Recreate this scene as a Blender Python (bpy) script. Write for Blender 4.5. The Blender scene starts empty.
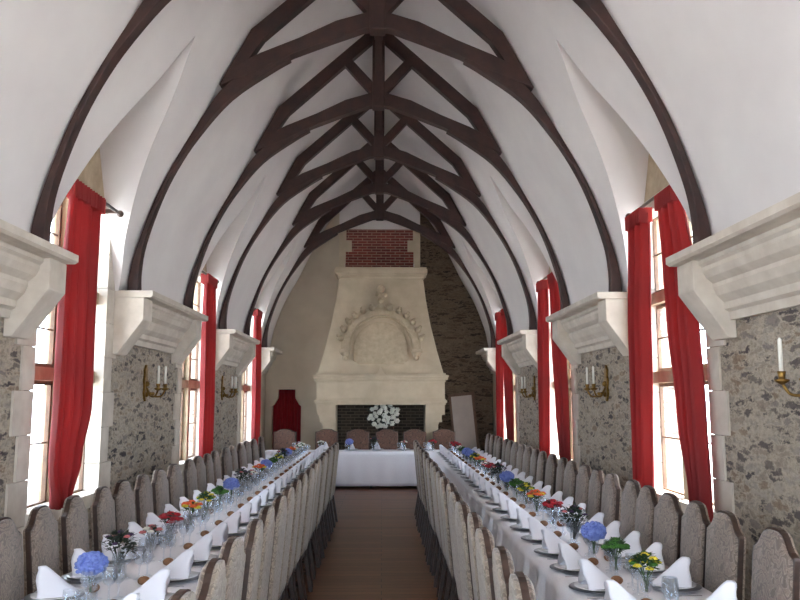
import bpy, bmesh, math, random
from mathutils import Vector, Matrix
from math import sin, cos, pi, atan, tan
random.seed(7)
S = bpy.context.scene
COL = S.collection
XC = -0.06            # hall centre line
HW = 2.67             # half width between the wall faces
YB = 18.4             # end wall
BAYC = [-2.08, 2.42, 6.92, 11.42, 15.92]
TR = [5.8, 8.05, 10.3, 12.55, 14.8, 17.05]

# ------------------------------------------------------------------ camera
F = 778.0
PITCH = atan(98/F); YAW = atan(18/F*cos(PITCH)); HC = 1.85
cam = bpy.data.cameras.new('camera'); co = bpy.data.objects.new('camera', cam); COL.objects.link(co)
cam.sensor_width = 36; cam.sensor_fit = 'HORIZONTAL'; cam.lens = 36*F/800; cam.clip_start = .05
co.location = (0, 0, HC); co.rotation_euler = (pi/2+PITCH, 0, -YAW)
S.camera = co
S.view_settings.view_transform = 'Standard'; S.view_settings.look = 'None'
S.view_settings.gamma = 1; S.view_settings.use_curve_mapping = False
S.view_settings.exposure = 0.14

def proj(x, y, z):
    f = (sin(YAW)*cos(PITCH), cos(YAW)*cos(PITCH), sin(PITCH)); r = (cos(YAW), -sin(YAW), 0)
    u = (-sin(YAW)*sin(PITCH), -cos(YAW)*sin(PITCH), cos(PITCH)); v = (x, y, z-HC)
    d = sum(a*b for a, b in zip(v, f))
    return 400+F*sum(a*b for a, b in zip(v, r))/d, 300-F*sum(a*b for a, b in zip(v, u))/d
def inframe(x, y, z, m=0):
    p = proj(x, y, z); return -m < p[0] < 800+m and -m < p[1] < 600+m

# ------------------------------------------------------------------ materials
def srgb(r, g, b):
    f = lambda c: (c/255/12.92) if c/255 <= .04045 else ((c/255+.055)/1.055)**2.4
    return (f(r), f(g), f(b), 1)
class NT:
    def __init__(s, name):
        s.m = bpy.data.materials.new(name); s.m.use_nodes = True
        s.t = s.m.node_tree; s.n = s.t.nodes; s.l = s.t.links
        s.b = s.n['Principled BSDF']; s.out = s.n['Material Output']
    def new(s, t, **k):
        n = s.n.new(t)
        for a, v in k.items(): setattr(n, a, v)
        return n
    def link(s, a, b): s.l.new(a, b)
    def coord(s, scale=(1, 1, 1), obj=True):
        tc = s.new('ShaderNodeTexCoord'); mp = s.new('ShaderNodeMapping'); mp.inputs['Scale'].default_value = scale
        s.link(tc.outputs['Object' if obj else 'Generated'], mp.inputs['Vector']); return mp.outputs['Vector']
    def noise(s, vec, scale, detail=3, rough=.55):
        n = s.new('ShaderNodeTexNoise'); n.inputs['Scale'].default_value = scale; n.inputs['Detail'].default_value = detail
        n.inputs['Roughness'].default_value = rough
        s.link(vec, n.inputs['Vector']); return n
    def ramp(s, fac, stops, interp='LINEAR'):
        r = s.new('ShaderNodeValToRGB'); r.color_ramp.interpolation = interp
        e = r.color_ramp.elements
        while len(e) < len(stops): e.new(.5)
        for i, (p, c) in enumerate(stops): e[i].position = p; e[i].color = c
        s.link(fac, r.inputs['Fac']); return r.outputs['Color']
    def mix(s, fac, a, b, mode='MIX'):
        m = s.new('ShaderNodeMix', data_type='RGBA', blend_type=mode)
        if isinstance(fac, (int, float)): m.inputs[0].default_value = fac
        else: s.link(fac, m.inputs[0])
        for sock, v in ((m.inputs[6], a), (m.inputs[7], b)):
            if isinstance(v, tuple): sock.default_value = v
            else: s.link(v, sock)
        return m.outputs[2]
    def bump(s, h, strength=.3, dist=.01):
        b = s.new('ShaderNodeBump'); b.inputs['Strength'].default_value = strength; b.inputs['Distance'].default_value = dist
        s.link(h, b.inputs['Height']); s.link(b.outputs['Normal'], s.b.inputs['Normal'])

def mat_plain(name, c1, c2=None, rough=.6, scale=8, metal=0, bump=0, detail=3, stretch=(1, 1, 1)):
    k = NT(name)
    v = k.coord(stretch); n = k.noise(v, scale, detail)
    k.link(k.ramp(n.outputs['Fac'], [(.3, c1), (.7, c2 or c1)]), k.b.inputs['Base Color'])
    k.b.inputs['Roughness'].default_value = rough; k.b.inputs['Metallic'].default_value = metal
    if bump: k.bump(n.outputs['Fac'], bump, .01)
    return k.m

def mat_rubble(name, cols, mortar, sc=(5.5, 5.5, 18.0), mort=.07):
    k = NT(name)
    v = k.coord(sc)
    wob = k.noise(k.coord((1, 1, 2.0)), 7, 6, .7)
    sub = k.new('ShaderNodeVectorMath', operation='SUBTRACT'); sub.inputs[1].default_value = (.5, .5, .5)
    add = k.new('ShaderNodeVectorMath', operation='ADD'); scl = k.new('ShaderNodeVectorMath', operation='SCALE')
    scl.inputs['Scale'].default_value = 2.6
    k.link(wob.outputs['Color'], sub.inputs[0]); k.link(sub.outputs[0], scl.inputs[0]); k.link(v, add.inputs[0]); k.link(scl.outputs[0], add.inputs[1])
    vo = k.new('ShaderNodeTexVoronoi', feature='F1'); vo.inputs['Scale'].default_value = 1; vo.inputs['Randomness'].default_value = 1
    ve = k.new('ShaderNodeTexVoronoi', feature='DISTANCE_TO_EDGE'); ve.inputs['Scale'].default_value = 1; ve.inputs['Randomness'].default_value = 1
    k.link(add.outputs[0], vo.inputs['Vector']); k.link(add.outputs[0], ve.inputs['Vector'])
    sep = k.new('ShaderNodeSeparateColor'); k.link(vo.outputs['Color'], sep.inputs[0])
    stone = k.ramp(sep.outputs['Red'], [(i/len(cols), c) for i, c in enumerate(cols)], 'CONSTANT')
    n2 = k.noise(k.coord((1, 1, 1.5)), 24, 5, .65)
    big = k.noise(k.coord(), 1.3, 3)
    edge = k.ramp(ve.outputs['Distance'], [(mort*.4, (0, 0, 0, 1)), (mort*3.0, (1, 1, 1, 1))])
    col = k.mix(edge, mortar, stone)
    col = k.mix(.75, col, k.ramp(n2.outputs['Fac'], [(.30, (.42, .41, .40, 1)), (.5, (.85, .85, .85, 1)), (.7, (1, 1, 1, 1))]), 'MULTIPLY')
    col = k.mix(.5, col, k.ramp(big.outputs['Fac'], [(.3, (.78, .72, .66, 1)), (.7, (1, 1, 1, 1))]), 'MULTIPLY')
    k.link(col, k.b.inputs['Base Color']); k.b.inputs['Roughness'].default_value = .9
    h = k.mix(.5, edge, n2.outputs['Fac']); k.bump(h, .7, .02)
    return k.m

def mat_brick(name, c1, c2, mortar, sx=1.0, rot=None, bw=.22, rh=.065):
    k = NT(name)
    tc = k.new('ShaderNodeTexCoord'); sp = k.new('ShaderNodeSeparateXYZ'); cb = k.new('ShaderNodeCombineXYZ')
    k.link(tc.outputs['Object'], sp.inputs[0])
    k.link(sp.outputs['X' if rot != 'Y' else 'Y'], cb.inputs[0]); k.link(sp.outputs['Z'], cb.inputs[1])
    b = k.new('ShaderNodeTexBrick'); b.inputs['Scale'].default_value = 1
    b.inputs['Color1'].default_value = c1; b.inputs['Color2'].default_value = c2; b.inputs['Mortar'].default_value = mortar
    b.inputs['Brick Width'].default_value = bw; b.inputs['Row Height'].default_value = rh; b.inputs['Mortar Size'].default_value = .009
    k.link(cb.outputs[0], b.inputs['Vector'])
    n = k.noise(k.coord(), 12, 4)
    k.link(k.mix(.45, b.outputs['Color'], k.ramp(n.outputs['Fac'], [(.3, (.45, .45, .45, 1)), (.7, (1, 1, 1, 1))]), 'MULTIPLY'), k.b.inputs['Base Color'])
    k.b.inputs['Roughness'].default_value = .85; k.bump(b.outputs['Fac'], -.4, .01)
    return k.m

def mat_floor():
    k = NT('oak_planks')
    tc = k.new('ShaderNodeTexCoord'); sp = k.new('ShaderNodeSeparateXYZ'); cb = k.new('ShaderNodeCombineXYZ')
    k.link(tc.outputs['Object'], sp.inputs[0]); k.link(sp.outputs['X'], cb.inputs[0]); k.link(sp.outputs['Y'], cb.inputs[1])
    b = k.new('ShaderNodeTexBrick'); b.inputs['Scale'].default_value = 1
    b.inputs['Color1'].default_value = srgb(134, 92, 64); b.inputs['Color2'].default_value = srgb(108, 72, 50); b.inputs['Mortar'].default_value = srgb(52, 36, 26)
    b.inputs['Brick Width'].default_value = 1.4; b.inputs['Row Height'].default_value = .13; b.inputs['Mortar Size'].default_value = .004
    k.link(cb.outputs[0], b.inputs['Vector'])
    n = k.noise(k.coord((2.0, 14, 1)), 3, 5)
    k.link(k.mix(.6, b.outputs['Color'], k.ramp(n.outputs['Fac'], [(.3, (.5, .47, .45, 1)), (.7, (1, 1, 1, 1))]), 'MULTIPLY'), k.b.inputs['Base Color'])
    k.b.inputs['Roughness'].default_value = .42; k.bump(b.outputs['Fac'], -.25, .004)
    return k.m

def mat_damask(name, c1, c2, c3):
    k = NT(name)
    v = k.coord((1, 1, .8))
    n = k.noise(v, 9, 2)
    add = k.new('ShaderNodeVectorMath', operation='ADD'); scl = k.new('ShaderNodeVectorMath', operation='SCALE'); scl.inputs['Scale'].default_value = .25
    k.link(n.outputs['Color'], scl.inputs[0]); k.link(v, add.inputs[0]); k.link(scl.outputs[0], add.inputs[1])
    w = k.new('ShaderNodeTexWave', wave_type='RINGS', rings_direction='SPHERICAL'); w.inputs['Scale'].default_value = 7; w.inputs['Distortion'].default_value = 9
    w.inputs['Detail'].default_value = 2; w.inputs['Detail Scale'].default_value = 2
    k.link(add.outputs[0], w.inputs['Vector'])
    fine = k.noise(k.coord(), 160, 2)
    col = k.ramp(w.outputs['Fac'], [(.2, c1), (.45, c2), (.8, c3)])
    k.link(k.mix(.35, col, k.ramp(fine.outputs['Fac'], [(.35, (.4, .4, .4, 1)), (.65, (1, 1, 1, 1))]), 'MULTIPLY'), k.b.inputs['Base Color'])
    k.b.inputs['Roughness'].default_value = .8; k.b.inputs['Sheen Weight'].default_value = .3
    k.bump(w.outputs['Fac'], .15, .004)
    return k.m

def mat_trans(name, c, tc, w=.4, rough=.8, noise=False):      # thin cloth that lets light through
    k = NT(name); k.b.inputs['Base Color'].default_value = c; k.b.inputs['Roughness'].default_value = rough
    n = k.noise(k.coord((1, 1, .3)), 40, 3); k.bump(n.outputs['Fac'], .1, .003)
    t = k.new('ShaderNodeBsdfTranslucent'); t.inputs['Color'].default_value = tc
    m = k.new('ShaderNodeMixShader'); m.inputs[0].default_value = w
    k.link(k.b.outputs[0], m.inputs[1]); k.link(t.outputs[0], m.inputs[2]); k.link(m.outputs[0], k.out.inputs['Surface'])
    return k.m

def mat_glass(name, tint=(.96, .98, 1, 1), base=.03, body=.02, top=.38):
    k = NT(name)
    lw = k.new('ShaderNodeLayerWeight'); lw.inputs['Blend'].default_value = .35
    mr = k.new('ShaderNodeMapRange'); mr.inputs['To Min'].default_value = base; mr.inputs['To Max'].default_value = top
    k.link(lw.outputs['Facing'], mr.inputs['Value'])
    tr = k.new('ShaderNodeBsdfTransparent'); tr.inputs['Color'].default_value = tint
    gl = k.new('ShaderNodeBsdfGlossy'); gl.inputs['Roughness'].default_value = .03; gl.inputs['Color'].default_value = (.95, .97, 1, 1)
    df = k.new('ShaderNodeBsdfDiffuse'); df.inputs['Color'].default_value = (.8, .85, .9, 1)
    m = k.new('ShaderNodeMixShader'); k.link(mr.outputs[0], m.inputs[0]); k.link(tr.outputs[0], m.inputs[1]); k.link(gl.outputs[0], m.inputs[2])
    m2 = k.new('ShaderNodeMixShader'); m2.inputs[0].default_value = body; k.link(m.outputs[0], m2.inputs[1]); k.link(df.outputs[0], m2.inputs[2])
    k.link(m2.outputs[0], k.out.inputs['Surface'])
    return k.m

M = {}
M['plaster'] = mat_plain('white_plaster', srgb(223, 218, 216), srgb(214, 208, 207), .9, 1.5, bump=.03)
M['cream'] = mat_plain('cream_plaster', srgb(205, 192, 172), srgb(186, 172, 152), .9, 1.3, bump=.04)
M['stone'] = mat_plain('pale_limestone', srgb(210, 200, 187), srgb(190, 178, 164), .85, 5, bump=.15)
M['tan'] = mat_plain('tan_ashlar', srgb(190, 172, 146), srgb(160, 142, 118), .9, 6, bump=.2)
M['hearthstone'] = mat_plain('carved_tuffeau', srgb(208, 193, 168), srgb(190, 174, 149), .85, 3, bump=.08)
M['hearthrelief'] = mat_plain('carved_relief_tuffeau', srgb(200, 184, 158), srgb(178, 162, 136), .85, 9, bump=.12)
M['rubble'] = mat_rubble('rubble_stone', [srgb(176, 166, 154), srgb(150, 140, 132), srgb(186, 174, 160), srgb(108, 98, 94), srgb(168, 154, 138), srgb(156, 136, 116), srgb(128, 118, 110), srgb(178, 168, 156), srgb(84, 76, 76)], srgb(200, 187, 168))
M['rubble_dark'] = mat_rubble('brown_rubble', [srgb(112, 94, 76), srgb(82, 68, 56), srgb(126, 106, 86), srgb(96, 78, 62), srgb(66, 54, 46)], srgb(132, 115, 96), (3.0, 3.0, 14))
M['brick'] = mat_brick('red_brick', srgb(140, 62, 52), srgb(104, 44, 42), srgb(170, 140, 124))
M['hearthbrick'] = mat_brick('sooty_brick', srgb(96, 84, 70), srgb(66, 56, 48), srgb(120, 110, 94), bw=.2, rh=.07)
M['floor'] = mat_floor()
M['beam'] = mat_plain('dark_oak_beam', srgb(66, 38, 32), srgb(42, 24, 21), .6, 7, bump=.3, stretch=(1, 1, 1))
M['chairwood'] = mat_plain('dark_walnut', srgb(66, 44, 34), srgb(40, 26, 20), .4, 20, bump=.05)
M['damask'] = mat_damask('beige_damask', srgb(130, 113, 101), srgb(155, 138, 125), srgb(108, 94, 84))
M['damaskback'] = mat_damask('pale_damask', srgb(154, 140, 125), srgb(176, 161, 146), srgb(132, 118, 105))
M['redleather'] = mat_damask('russet_damask', srgb(116, 82, 66), srgb(140, 108, 90), srgb(92, 66, 56))
M['cloth'] = mat_plain('white_linen', srgb(246, 244, 248), srgb(238, 236, 242), .85, 60, bump=.05)
M['napkin'] = mat_trans('napkin_linen', srgb(244, 243, 250), srgb(240, 240, 250), .2)
M['china'] = mat_plain('white_china', srgb(240, 240, 242), None, .15)
M['charger'] = mat_plain('pewter_charger', srgb(150, 152, 158), srgb(130, 132, 140), .3, 12, metal=.7)
M['steel'] = mat_plain('polished_steel', srgb(205, 205, 210), None, .15, metal=1)
M['bread'] = mat_plain('bread_crust', srgb(150, 106, 74), srgb(116, 78, 54), .7, 30, bump=.2)
M['glass'] = mat_glass('clear_glass')
M['pane'] = mat_glass('window_glass', (1, 1, 1, 1), .02, .0, .22)
M['red'] = mat_trans('red_curtain_cloth', srgb(140, 44, 46), srgb(196, 66, 58), .36)
M['darkred'] = mat_plain('dark_red_velvet', srgb(164, 22, 36), srgb(130, 16, 28), .85, 20)
M['brass'] = mat_plain('aged_brass', srgb(168, 132, 72), srgb(110, 82, 44), .35, 25, metal=.9)
M['iron'] = mat_plain('black_iron', srgb(34, 30, 30), srgb(22, 20, 20), .5, metal=.5)
M['wax'] = mat_plain('ivory_candle', srgb(240, 236, 226), None, .5)
M['frame'] = mat_plain('brown_window_wood', srgb(120, 92, 72), srgb(98, 74, 58), .6, 10)
M['panelwhite'] = mat_plain('pale_grey_board', srgb(190, 180, 172), srgb(176, 166, 158), .7, 3)
M['rod'] = mat_plain('dark_wood_rod', srgb(84, 66, 58), None, .4)
M['leaf'] = mat_plain('green_leaf', srgb(58, 96, 42), srgb(34, 66, 30), .6, 30)
M['darkleaf'] = mat_plain('dark_green_leaf', srgb(46, 62, 42), srgb(34, 44, 36), .6, 30)
for n_, a_, b_ in [('blue', (130, 148, 210), (98, 116, 190)), ('green', (74, 126, 44), (50, 98, 34)), ('yellow', (232, 216, 70), (204, 182, 44)),
                   ('redf', (190, 34, 48), (140, 18, 34)), ('orange', (238, 120, 50), (216, 70, 40)), ('violet', (98, 70, 110), (70, 46, 82)),
                   ('pink', (216, 130, 130), (186, 90, 96)), ('whitef', (244, 242, 232), (222, 222, 206))]:
    M[n_] = mat_plain(n_+'_petals', srgb(*a_), srgb(*b_), .7, 40)
M['ground'] = mat_plain('pale_gravel', srgb(222, 220, 216), srgb(210, 208, 204), .95, 3)

# ------------------------------------------------------------------ mesh helpers
class MB:
    def __init__(s): s.v = []; s.f = []; s.mi = []; s.k = 0; s.smooth = []
    def add(s, vs, fs, smooth=False, mi=None):
        o = len(s.v); s.v += [tuple(p) for p in vs]
        for f in fs: s.f.append(tuple(i+o for i in f)); s.smooth.append(smooth); s.mi.append(s.k if mi is None else mi)
        return s
    def box(s, x0, x1, y0, y1, z0, z1, xf=None):
        v = [(x, y, z) for z in (z0, z1) for y in (y0, y1) for x in (x0, x1)]
        if xf: v = [xf(p) for p in v]
        return s.add(v, [(0, 2, 3, 1), (4, 5, 7, 6), (0, 1, 5, 4), (2, 6, 7, 3), (0, 4, 6, 2), (1, 3, 7, 5)])
    def prism(s, pts, a, b, ax='y', smooth=False):
        """closed outline pts (p,q) extruded from a to b along axis; p,q are the other two axes"""
        n = len(pts)
        mk = {'y': lambda p, q, t: (p, t, q), 'x': lambda p, q, t: (t, p, q), 'z': lambda p, q, t: (p, q, t)}[ax]
        v = [mk(p, q, a) for p, q in pts]+[mk(p, q, b) for p, q in pts]
        s.add(v, [tuple(range(n)), tuple(range(2*n-1, n-1, -1))])
        f = [((i+1) % n, i, n+i, n+(i+1) % n) for i in range(n)]
        s.add(v, f, smooth); return s
    def lathe(s, prof, n=12, c=(0, 0, 0), smooth=True, caps=True):
        v = []; f = []
        for r, z in prof:
            for i in range(n): v.append((c[0]+r*cos(2*pi*i/n), c[1]+r*sin(2*pi*i/n), c[2]+z))
        for j in range(len(prof)-1):
            for i in range(n): f.append((j*n+i, j*n+(i+1) % n, (j+1)*n+(i+1) % n, (j+1)*n+i))
        if caps:
            f.append(tuple(range(n-1, -1, -1))); f.append(tuple((len(prof)-1)*n+i for i in range(n)))
        return s.add(v, f, smooth)
    def tube(s, pts, r, n=8, smooth=True):
        v = []; f = []; P = [Vector(p) for p in pts]; rr = r if isinstance(r, (list, tuple)) else [r]*len(P)
        for i, p in enumerate(P):
            d = (P[min(i+1, len(P)-1)]-P[max(i-1, 0)]).normalized()
            up = Vector((0, 0, 1)) if abs(d.z) < .95 else Vector((1, 0, 0))
            a = d.cross(up).normalized(); b = d.cross(a)
            for k in range(n): v.append(p+rr[i]*(a*cos(2*pi*k/n)+b*sin(2*pi*k/n)))
        for j in range(len(P)-1):
            for i in range(n): f.append((j*n+i, j*n+(i+1) % n, (j+1)*n+(i+1) % n, (j+1)*n+i))
        f.append(tuple(range(n-1, -1, -1))); f.append(tuple((len(P)-1)*n+i for i in range(n)))
        return s.add(v, f, smooth)
    def ball(s, c, r, seg=10, rings=6, sz=1, jit=0, rnd=None):
        v = [(c[0], c[1], c[2]-r*sz)]; f = []
        for j in range(1, rings):
            t = pi*j/rings-pi/2
            for i in range(seg):
                q = r*(1+(rnd.uniform(-jit, jit) if rnd else 0)); a = 2*pi*i/seg
                v.append((c[0]+q*cos(t)*cos(a), c[1]+q*cos(t)*sin(a), c[2]+q*sz*sin(t)))
        v.append((c[0], c[1], c[2]+r*sz)); e = len(v)-1
        for i in range(seg):
            f.append((0, 1+(i+1) % seg, 1+i)); f.append((e, e-seg+i, e-seg+(i+1) % seg))
        for j in range(rings-2):
            for i in range(seg):
                a = 1+j*seg+i; b = 1+j*seg+(i+1) % seg; f.append((a, b, b+seg, a+seg))
        return s.add(v, f, True)
    def grid(s, rows, smooth=True, flip=False):
        n = len(rows[0]); v = [p for r in rows for p in r]; f = []
        for j in range(len(rows)-1):
            for i in range(n-1):
                q = (j*n+i, j*n+i+1, (j+1)*n+i+1, (j+1)*n+i); f.append(q[::-1] if flip else q)
        return s.add(v, f, smooth)
    def build(s, name, mat, parent=None, bevel=0, loc=(0, 0, 0), mods=None, weld=False, recalc=True):
        me = bpy.data.meshes.new(name); me.from_pydata([tuple(p) for p in s.v], [], s.f)
        mats = mat if isinstance(mat, (list, tuple)) else [mat]
        for m in mats: me.materials.append(M[m] if isinstance(m, str) else m)
        for i, p in enumerate(me.polygons): p.material_index = s.mi[i]; p.use_smooth = s.smooth[i]
        bm = bmesh.new(); bm.from_mesh(me)
        if weld or bevel: bmesh.ops.remove_doubles(bm, verts=bm.verts, dist=1e-5)
        if recalc: bmesh.ops.recalc_face_normals(bm, faces=bm.faces)
        bm.to_mesh(me); bm.free()
        o = bpy.data.objects.new(name, me); COL.objects.link(o); o.location = loc
        if parent: o.parent = parent
        if bevel:
            b = o.modifiers.new('bevel', 'BEVEL'); b.width = bevel; b.segments = 2; b.limit_method = 'ANGLE'; b.angle_limit = .6
        return o
def tag(o, label=None, cat=None, group=None, kind=None):
    for k, v in (('label', label), ('category', cat), ('group', group), ('kind', kind)):
        if v: o[k] = v
    return o
def thing(name, label, cat, loc=(0, 0, 0), rz=0, group=None, kind=None):
    o = bpy.data.objects.new(name, None); COL.objects.link(o); o.empty_display_size = .1
    o.location = loc; o.rotation_euler = (0, 0, rz); return tag(o, label, cat, group, kind)
def dup(src, parent=None):
    c = src.copy(); COL.objects.link(c)
    if parent: c.parent = parent
    for ch in list(src.children): dup(ch, c)
    return c
class Proto:
    """first use hands out the thing itself, later uses copy it and its parts"""
    def __init__(s, o): s.o = o; s.used = False
    def put(s, loc, rz, label, group=None, cat=None):
        o = dup(s.o) if s.used else s.o; s.used = True
        o.location = loc; o.rotation_euler = (0, 0, rz); o['label'] = label
        if group: o['group'] = group
        if cat: o['category'] = cat
        return o
ORD = ['nearest', 'second', 'third', 'fourth', 'fifth', 'sixth', 'seventh', 'eighth', 'ninth', 'tenth', 'eleventh', 'twelfth', 'thirteenth', 'fourteenth',
       'fifteenth', 'sixteenth', 'seventeenth', 'eighteenth', 'nineteenth', 'twentieth', 'twenty-first', 'twenty-second', 'twenty-third', 'twenty-fourth', 'twenty-fifth', 'twenty-sixth']
SIDE = {-1: 'left', 1: 'right'}
def catmull(pts, n):
    out = []
    for i in range(len(pts)-1):
        p0 = pts[max(i-1, 0)]; p1 = pts[i]; p2 = pts[i+1]; p3 = pts[min(i+2, len(pts)-1)]
        for k in range(n):
            t = k/n
            out.append(tuple(.5*((2*p1[j])+(-p0[j]+p2[j])*t+(2*p0[j]-5*p1[j]+4*p2[j]-p3[j])*t*t+(-p0[j]+3*p1[j]-3*p2[j]+p3[j])*t**3) for j in range(len(p1))))
    out.append(pts[-1]); return out

# ------------------------------------------------------------------ the room
m = MB().box(XC-HW-.5, XC+HW+.5, -4, YB+.5, -.1, 0); tag(m.build('floor', 'floor'), kind='structure')
m = MB().box(-60, 60, -60, 80, -.9, -.6); tag(m.build('ground', 'ground'), kind='structure')
HD = 3.67; SILL = .95; OH = .78        # window head, sill, half opening
for sgn, nm in ((-1, 'wall_left'), (1, 'wall_right')):
    m = MB(); X0 = HW; X1 = HW+.5
    def wb(y0, y1, z0, z1, k=0):
        m.k = k; a, b = XC+sgn*X0, XC+sgn*X1; m.box(min(a, b), max(a, b), y0, y1, z0, z1)
    edges = [-3.6]+[e for c in BAYC for e in (c-OH, c+OH)]+[YB]
    for i in range(0, len(edges), 2):
        if i == len(edges)-2: wb(edges[i], YB-1.45, -.1, 3.0); wb(YB-1.45, YB, -.1, 3.0, 1)
        else: wb(edges[i], edges[i+1], -.1, 3.0)
    for c in BAYC:
        wb(c-OH, c+OH, -.1, SILL)
        wb(c-OH, c+OH, HD, 5.45, 2); wb(c-1.0, c-OH, 3.0, 5.45, 2); wb(c+OH, c+1.0, 3.0, 5.45, 2)
    tag(m.build(nm, ['rubble', 'cream', 'tan']), kind='structure')

# end wall: plaster left, dark rubble right, shouldered doorway at the far left
m = MB(); Z = YB; T = YB+.4
def eb(x0, x1, z0, z1, k): m.k = k; m.box(x0, x1, Z, T, z0, z1)
DX0, DX1 = -2.57, -1.89
eb(XC-HW-.5, DX0, -.1, 7.6, 0); eb(DX0, DX1, 2.05, 7.6, 0); eb(DX1, .2, -.1, 7.6, 0); eb(.2, XC+HW+.5, -.1, 7.6, 1)
eb(DX0, DX1, -.1, 0, 0)
for a, b, c in ((DX0, DX0+.14, 1), (DX1, DX1-.14, -1)):
    m.k = 0; m.prism([(a, 2.05), (a, 1.66), (a+c*.05, 1.70), (a+c*.13, 1.84), (b, 1.9), (b, 2.05)], Z, Z+.15)
tag(m.build('wall_end', ['cream', 'rubble_dark']), kind='structure')
d1 = thing('door_1', None, None, ((DX0+DX1)/2, YB, 0), kind='structure')
MB().box(-.5, .5, .40, .46, 0, 2.1).build('door_leaf', 'chairwood', d1)
# rear wall behind the camera with a tall opening added to admit daylight
m = MB()
for a in ((XC-HW-.5, -1.2, -.1, 7.6), (1.08, XC+HW+.5, -.1, 7.6), (-1.2, 1.08, -.1, .3), (-1.2, 1.08, 4.2, 7.6)): m.box(a[0], a[1], -4.0, -3.6, a[2], a[3])
tag(m.build('wall_rear', 'cream'), kind='structure')

# vault with triangular dormer notches
PROF = catmull([(2.62, 2.93), (2.56, 3.15), (2.50, 3.44), (2.33, 3.92), (2.155, 4.29), (1.93, 4.69), (1.69, 5.19), (1.36, 5.83), (1.0, 6.35), (.58, 6.80), (0, 7.12)], 5)
ZA = 5.20; HB = .97; Z0 = 2.93
def hwid(z): return HB*max(0, (ZA-z))/(ZA-Z0)
lev = [p for p in PROF if p[1] < ZA-.02]; up = [p for p in PROF if p[1] > ZA+.02]
apx = (1.685, ZA); lev = lev+[apx]; up = [apx]+up
m = MB()
for s in (-1, 1):
    fl = s > 0
    ys = [-3.6]+BAYC+[YB+.02]
    for i, c in enumerate(BAYC):
        lo = -3.6 if i == 0 else (BAYC[i-1]+c)/2; hi = YB+.02 if i == len(BAYC)-1 else (c+BAYC[i+1])/2
        def strip(f0, f1, P, n=6):
            m.grid([[(XC+s*x, f0(z)+(f1(z)-f0(z))*k/n, z) for k in range(n+1)] for x, z in P], True)
        strip(lambda z: lo, lambda z: c-hwid(z), lev); strip(lambda z: c+hwid(z), lambda z: hi, lev); strip(lambda z: lo, lambda z: hi, up)
        for q in (-1, 1):     # the dormer's cheeks
            m.grid([[(XC+s*(x+(HW+.1-x)*k/4), c+q*hwid(z), z) for k in range(5)] for x, z in lev], False)
tag(m.build('ceiling', 'plaster', weld=False, recalc=False), kind='structure')

# cornices between the windows
KD = .84
CP = [(0, 2.42), (.05, 2.42), (.06, 2.48), (.10, 2.50), (.10, 2.55), (.16, 2.60), (.19, 2.66), (.19, 2.69), (.25, 2.73), (.28, 2.78), (.28, 2.81), (.31, 2.83), (.31, 2.86), (.40, 2.872), (.41, 2.90), (0, 2.90)]
n = 0
for s in (-1, 1):
    for y0, y1 in [(-1.1, 1.45), (3.4, 5.95), (7.9, 10.45), (12.4, 14.95), (16.9, YB)]:
        n += 1; m = MB(); e = .13
        m.prism([(XC+s*(HW-d*KD), z) for d, z in CP], y0+e, y1-(e if y1 < YB else 0))
        m.prism([(XC+s*(HW-d), z) for d, z in [(-.01, 2.868), (.37, 2.868), (.395, 2.885), (.395, 2.936), (-.01, 2.936)]], y0, y1)
        tag(m.build('trim_%d' % n, 'stone'), kind='structure')
for s in (-1, 1):
    for i, y in enumerate(TR):
        m = MB(); m.prism([(s*-d, z) for d, z in [(0, -.64), (.06, -.64), (.31, -.29), (.31, -.064), (0, -.064)]], -.15, .15)
        o = m.build('stone_corbel', 'stone', loc=(XC+s*HW, y, 2.93), bevel=.008)
        tag(o, 'pale stone corbel under the foot of the %s roof truss, %s wall' % (ORD[i], SIDE[s]), 'corbel', 'stone corbels carrying the roof trusses')

# windows: dressed stone surround, mullion, transoms, casements, panes
n = 0
for s in (-1, 1):
    for c in BAYC:
        n += 1
        w = thing('window_%d' % n, None, None, (XC+s*HW, c, 0), kind='structure')
        m = MB(); k = 0; z = .55
        while z < HD+.05:       # toothed quoins on either side
            h = .34; ww = .30 if k % 2 else .19; t = min(z+h-.006, HD+.22)
            for q in (-1, 1):
                a, b = q*(OH-.025), q*(OH+ww); p0, p1 = sorted((s*-.018, s*.16))
                m.box(p0, p1, min(a, b), max(a, b), z, t)
            z += h; k += 1
        m.box(*sorted((s*-.05, s*.52)), -OH+.002, OH-.002, SILL-.1, SILL+.02)
        m.box(*sorted((s*-.018, s*.16)), -OH, OH, HD-.025, HD+.1)
        m.build('surround', 'stone', w)
        m = MB(); m.box(*sorted((s*.06, s*.2)), -.055, .055, SILL, HD); m.build('mullion', 'tan', w)
        for z in (2.05, 2.82):
            m = MB(); m.box(*sorted((s*.065, s*.195)), -OH, OH, z-.055, z+.055); m.build('transom', 'tan', w)
        m = MB()
        for a, b in ((-OH, -.055), (.055, OH)):
            for z0, z1 in ((SILL, 1.995), (2.105, 2.765), (2.875, HD)):
                X = sorted((s*.13, s*.165))
                m.box(*X, a, a+.035, z0, z1); m.box(*X, b-.035, b, z0, z1); m.box(*X, a, b, z0, z0+.035); m.box(*X, a, b, z1-.035, z1)
                m.box(*sorted((s*.14, s*.155)), a, b, (z0+z1)/2-.007, (z0+z1)/2+.007)
        m.build('window_frame', 'frame', w)
        m = MB(); m.box(*sorted((s*.146, s*.150)), -OH, OH, SILL, HD); m.build('pane', 'pane', w)

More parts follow.
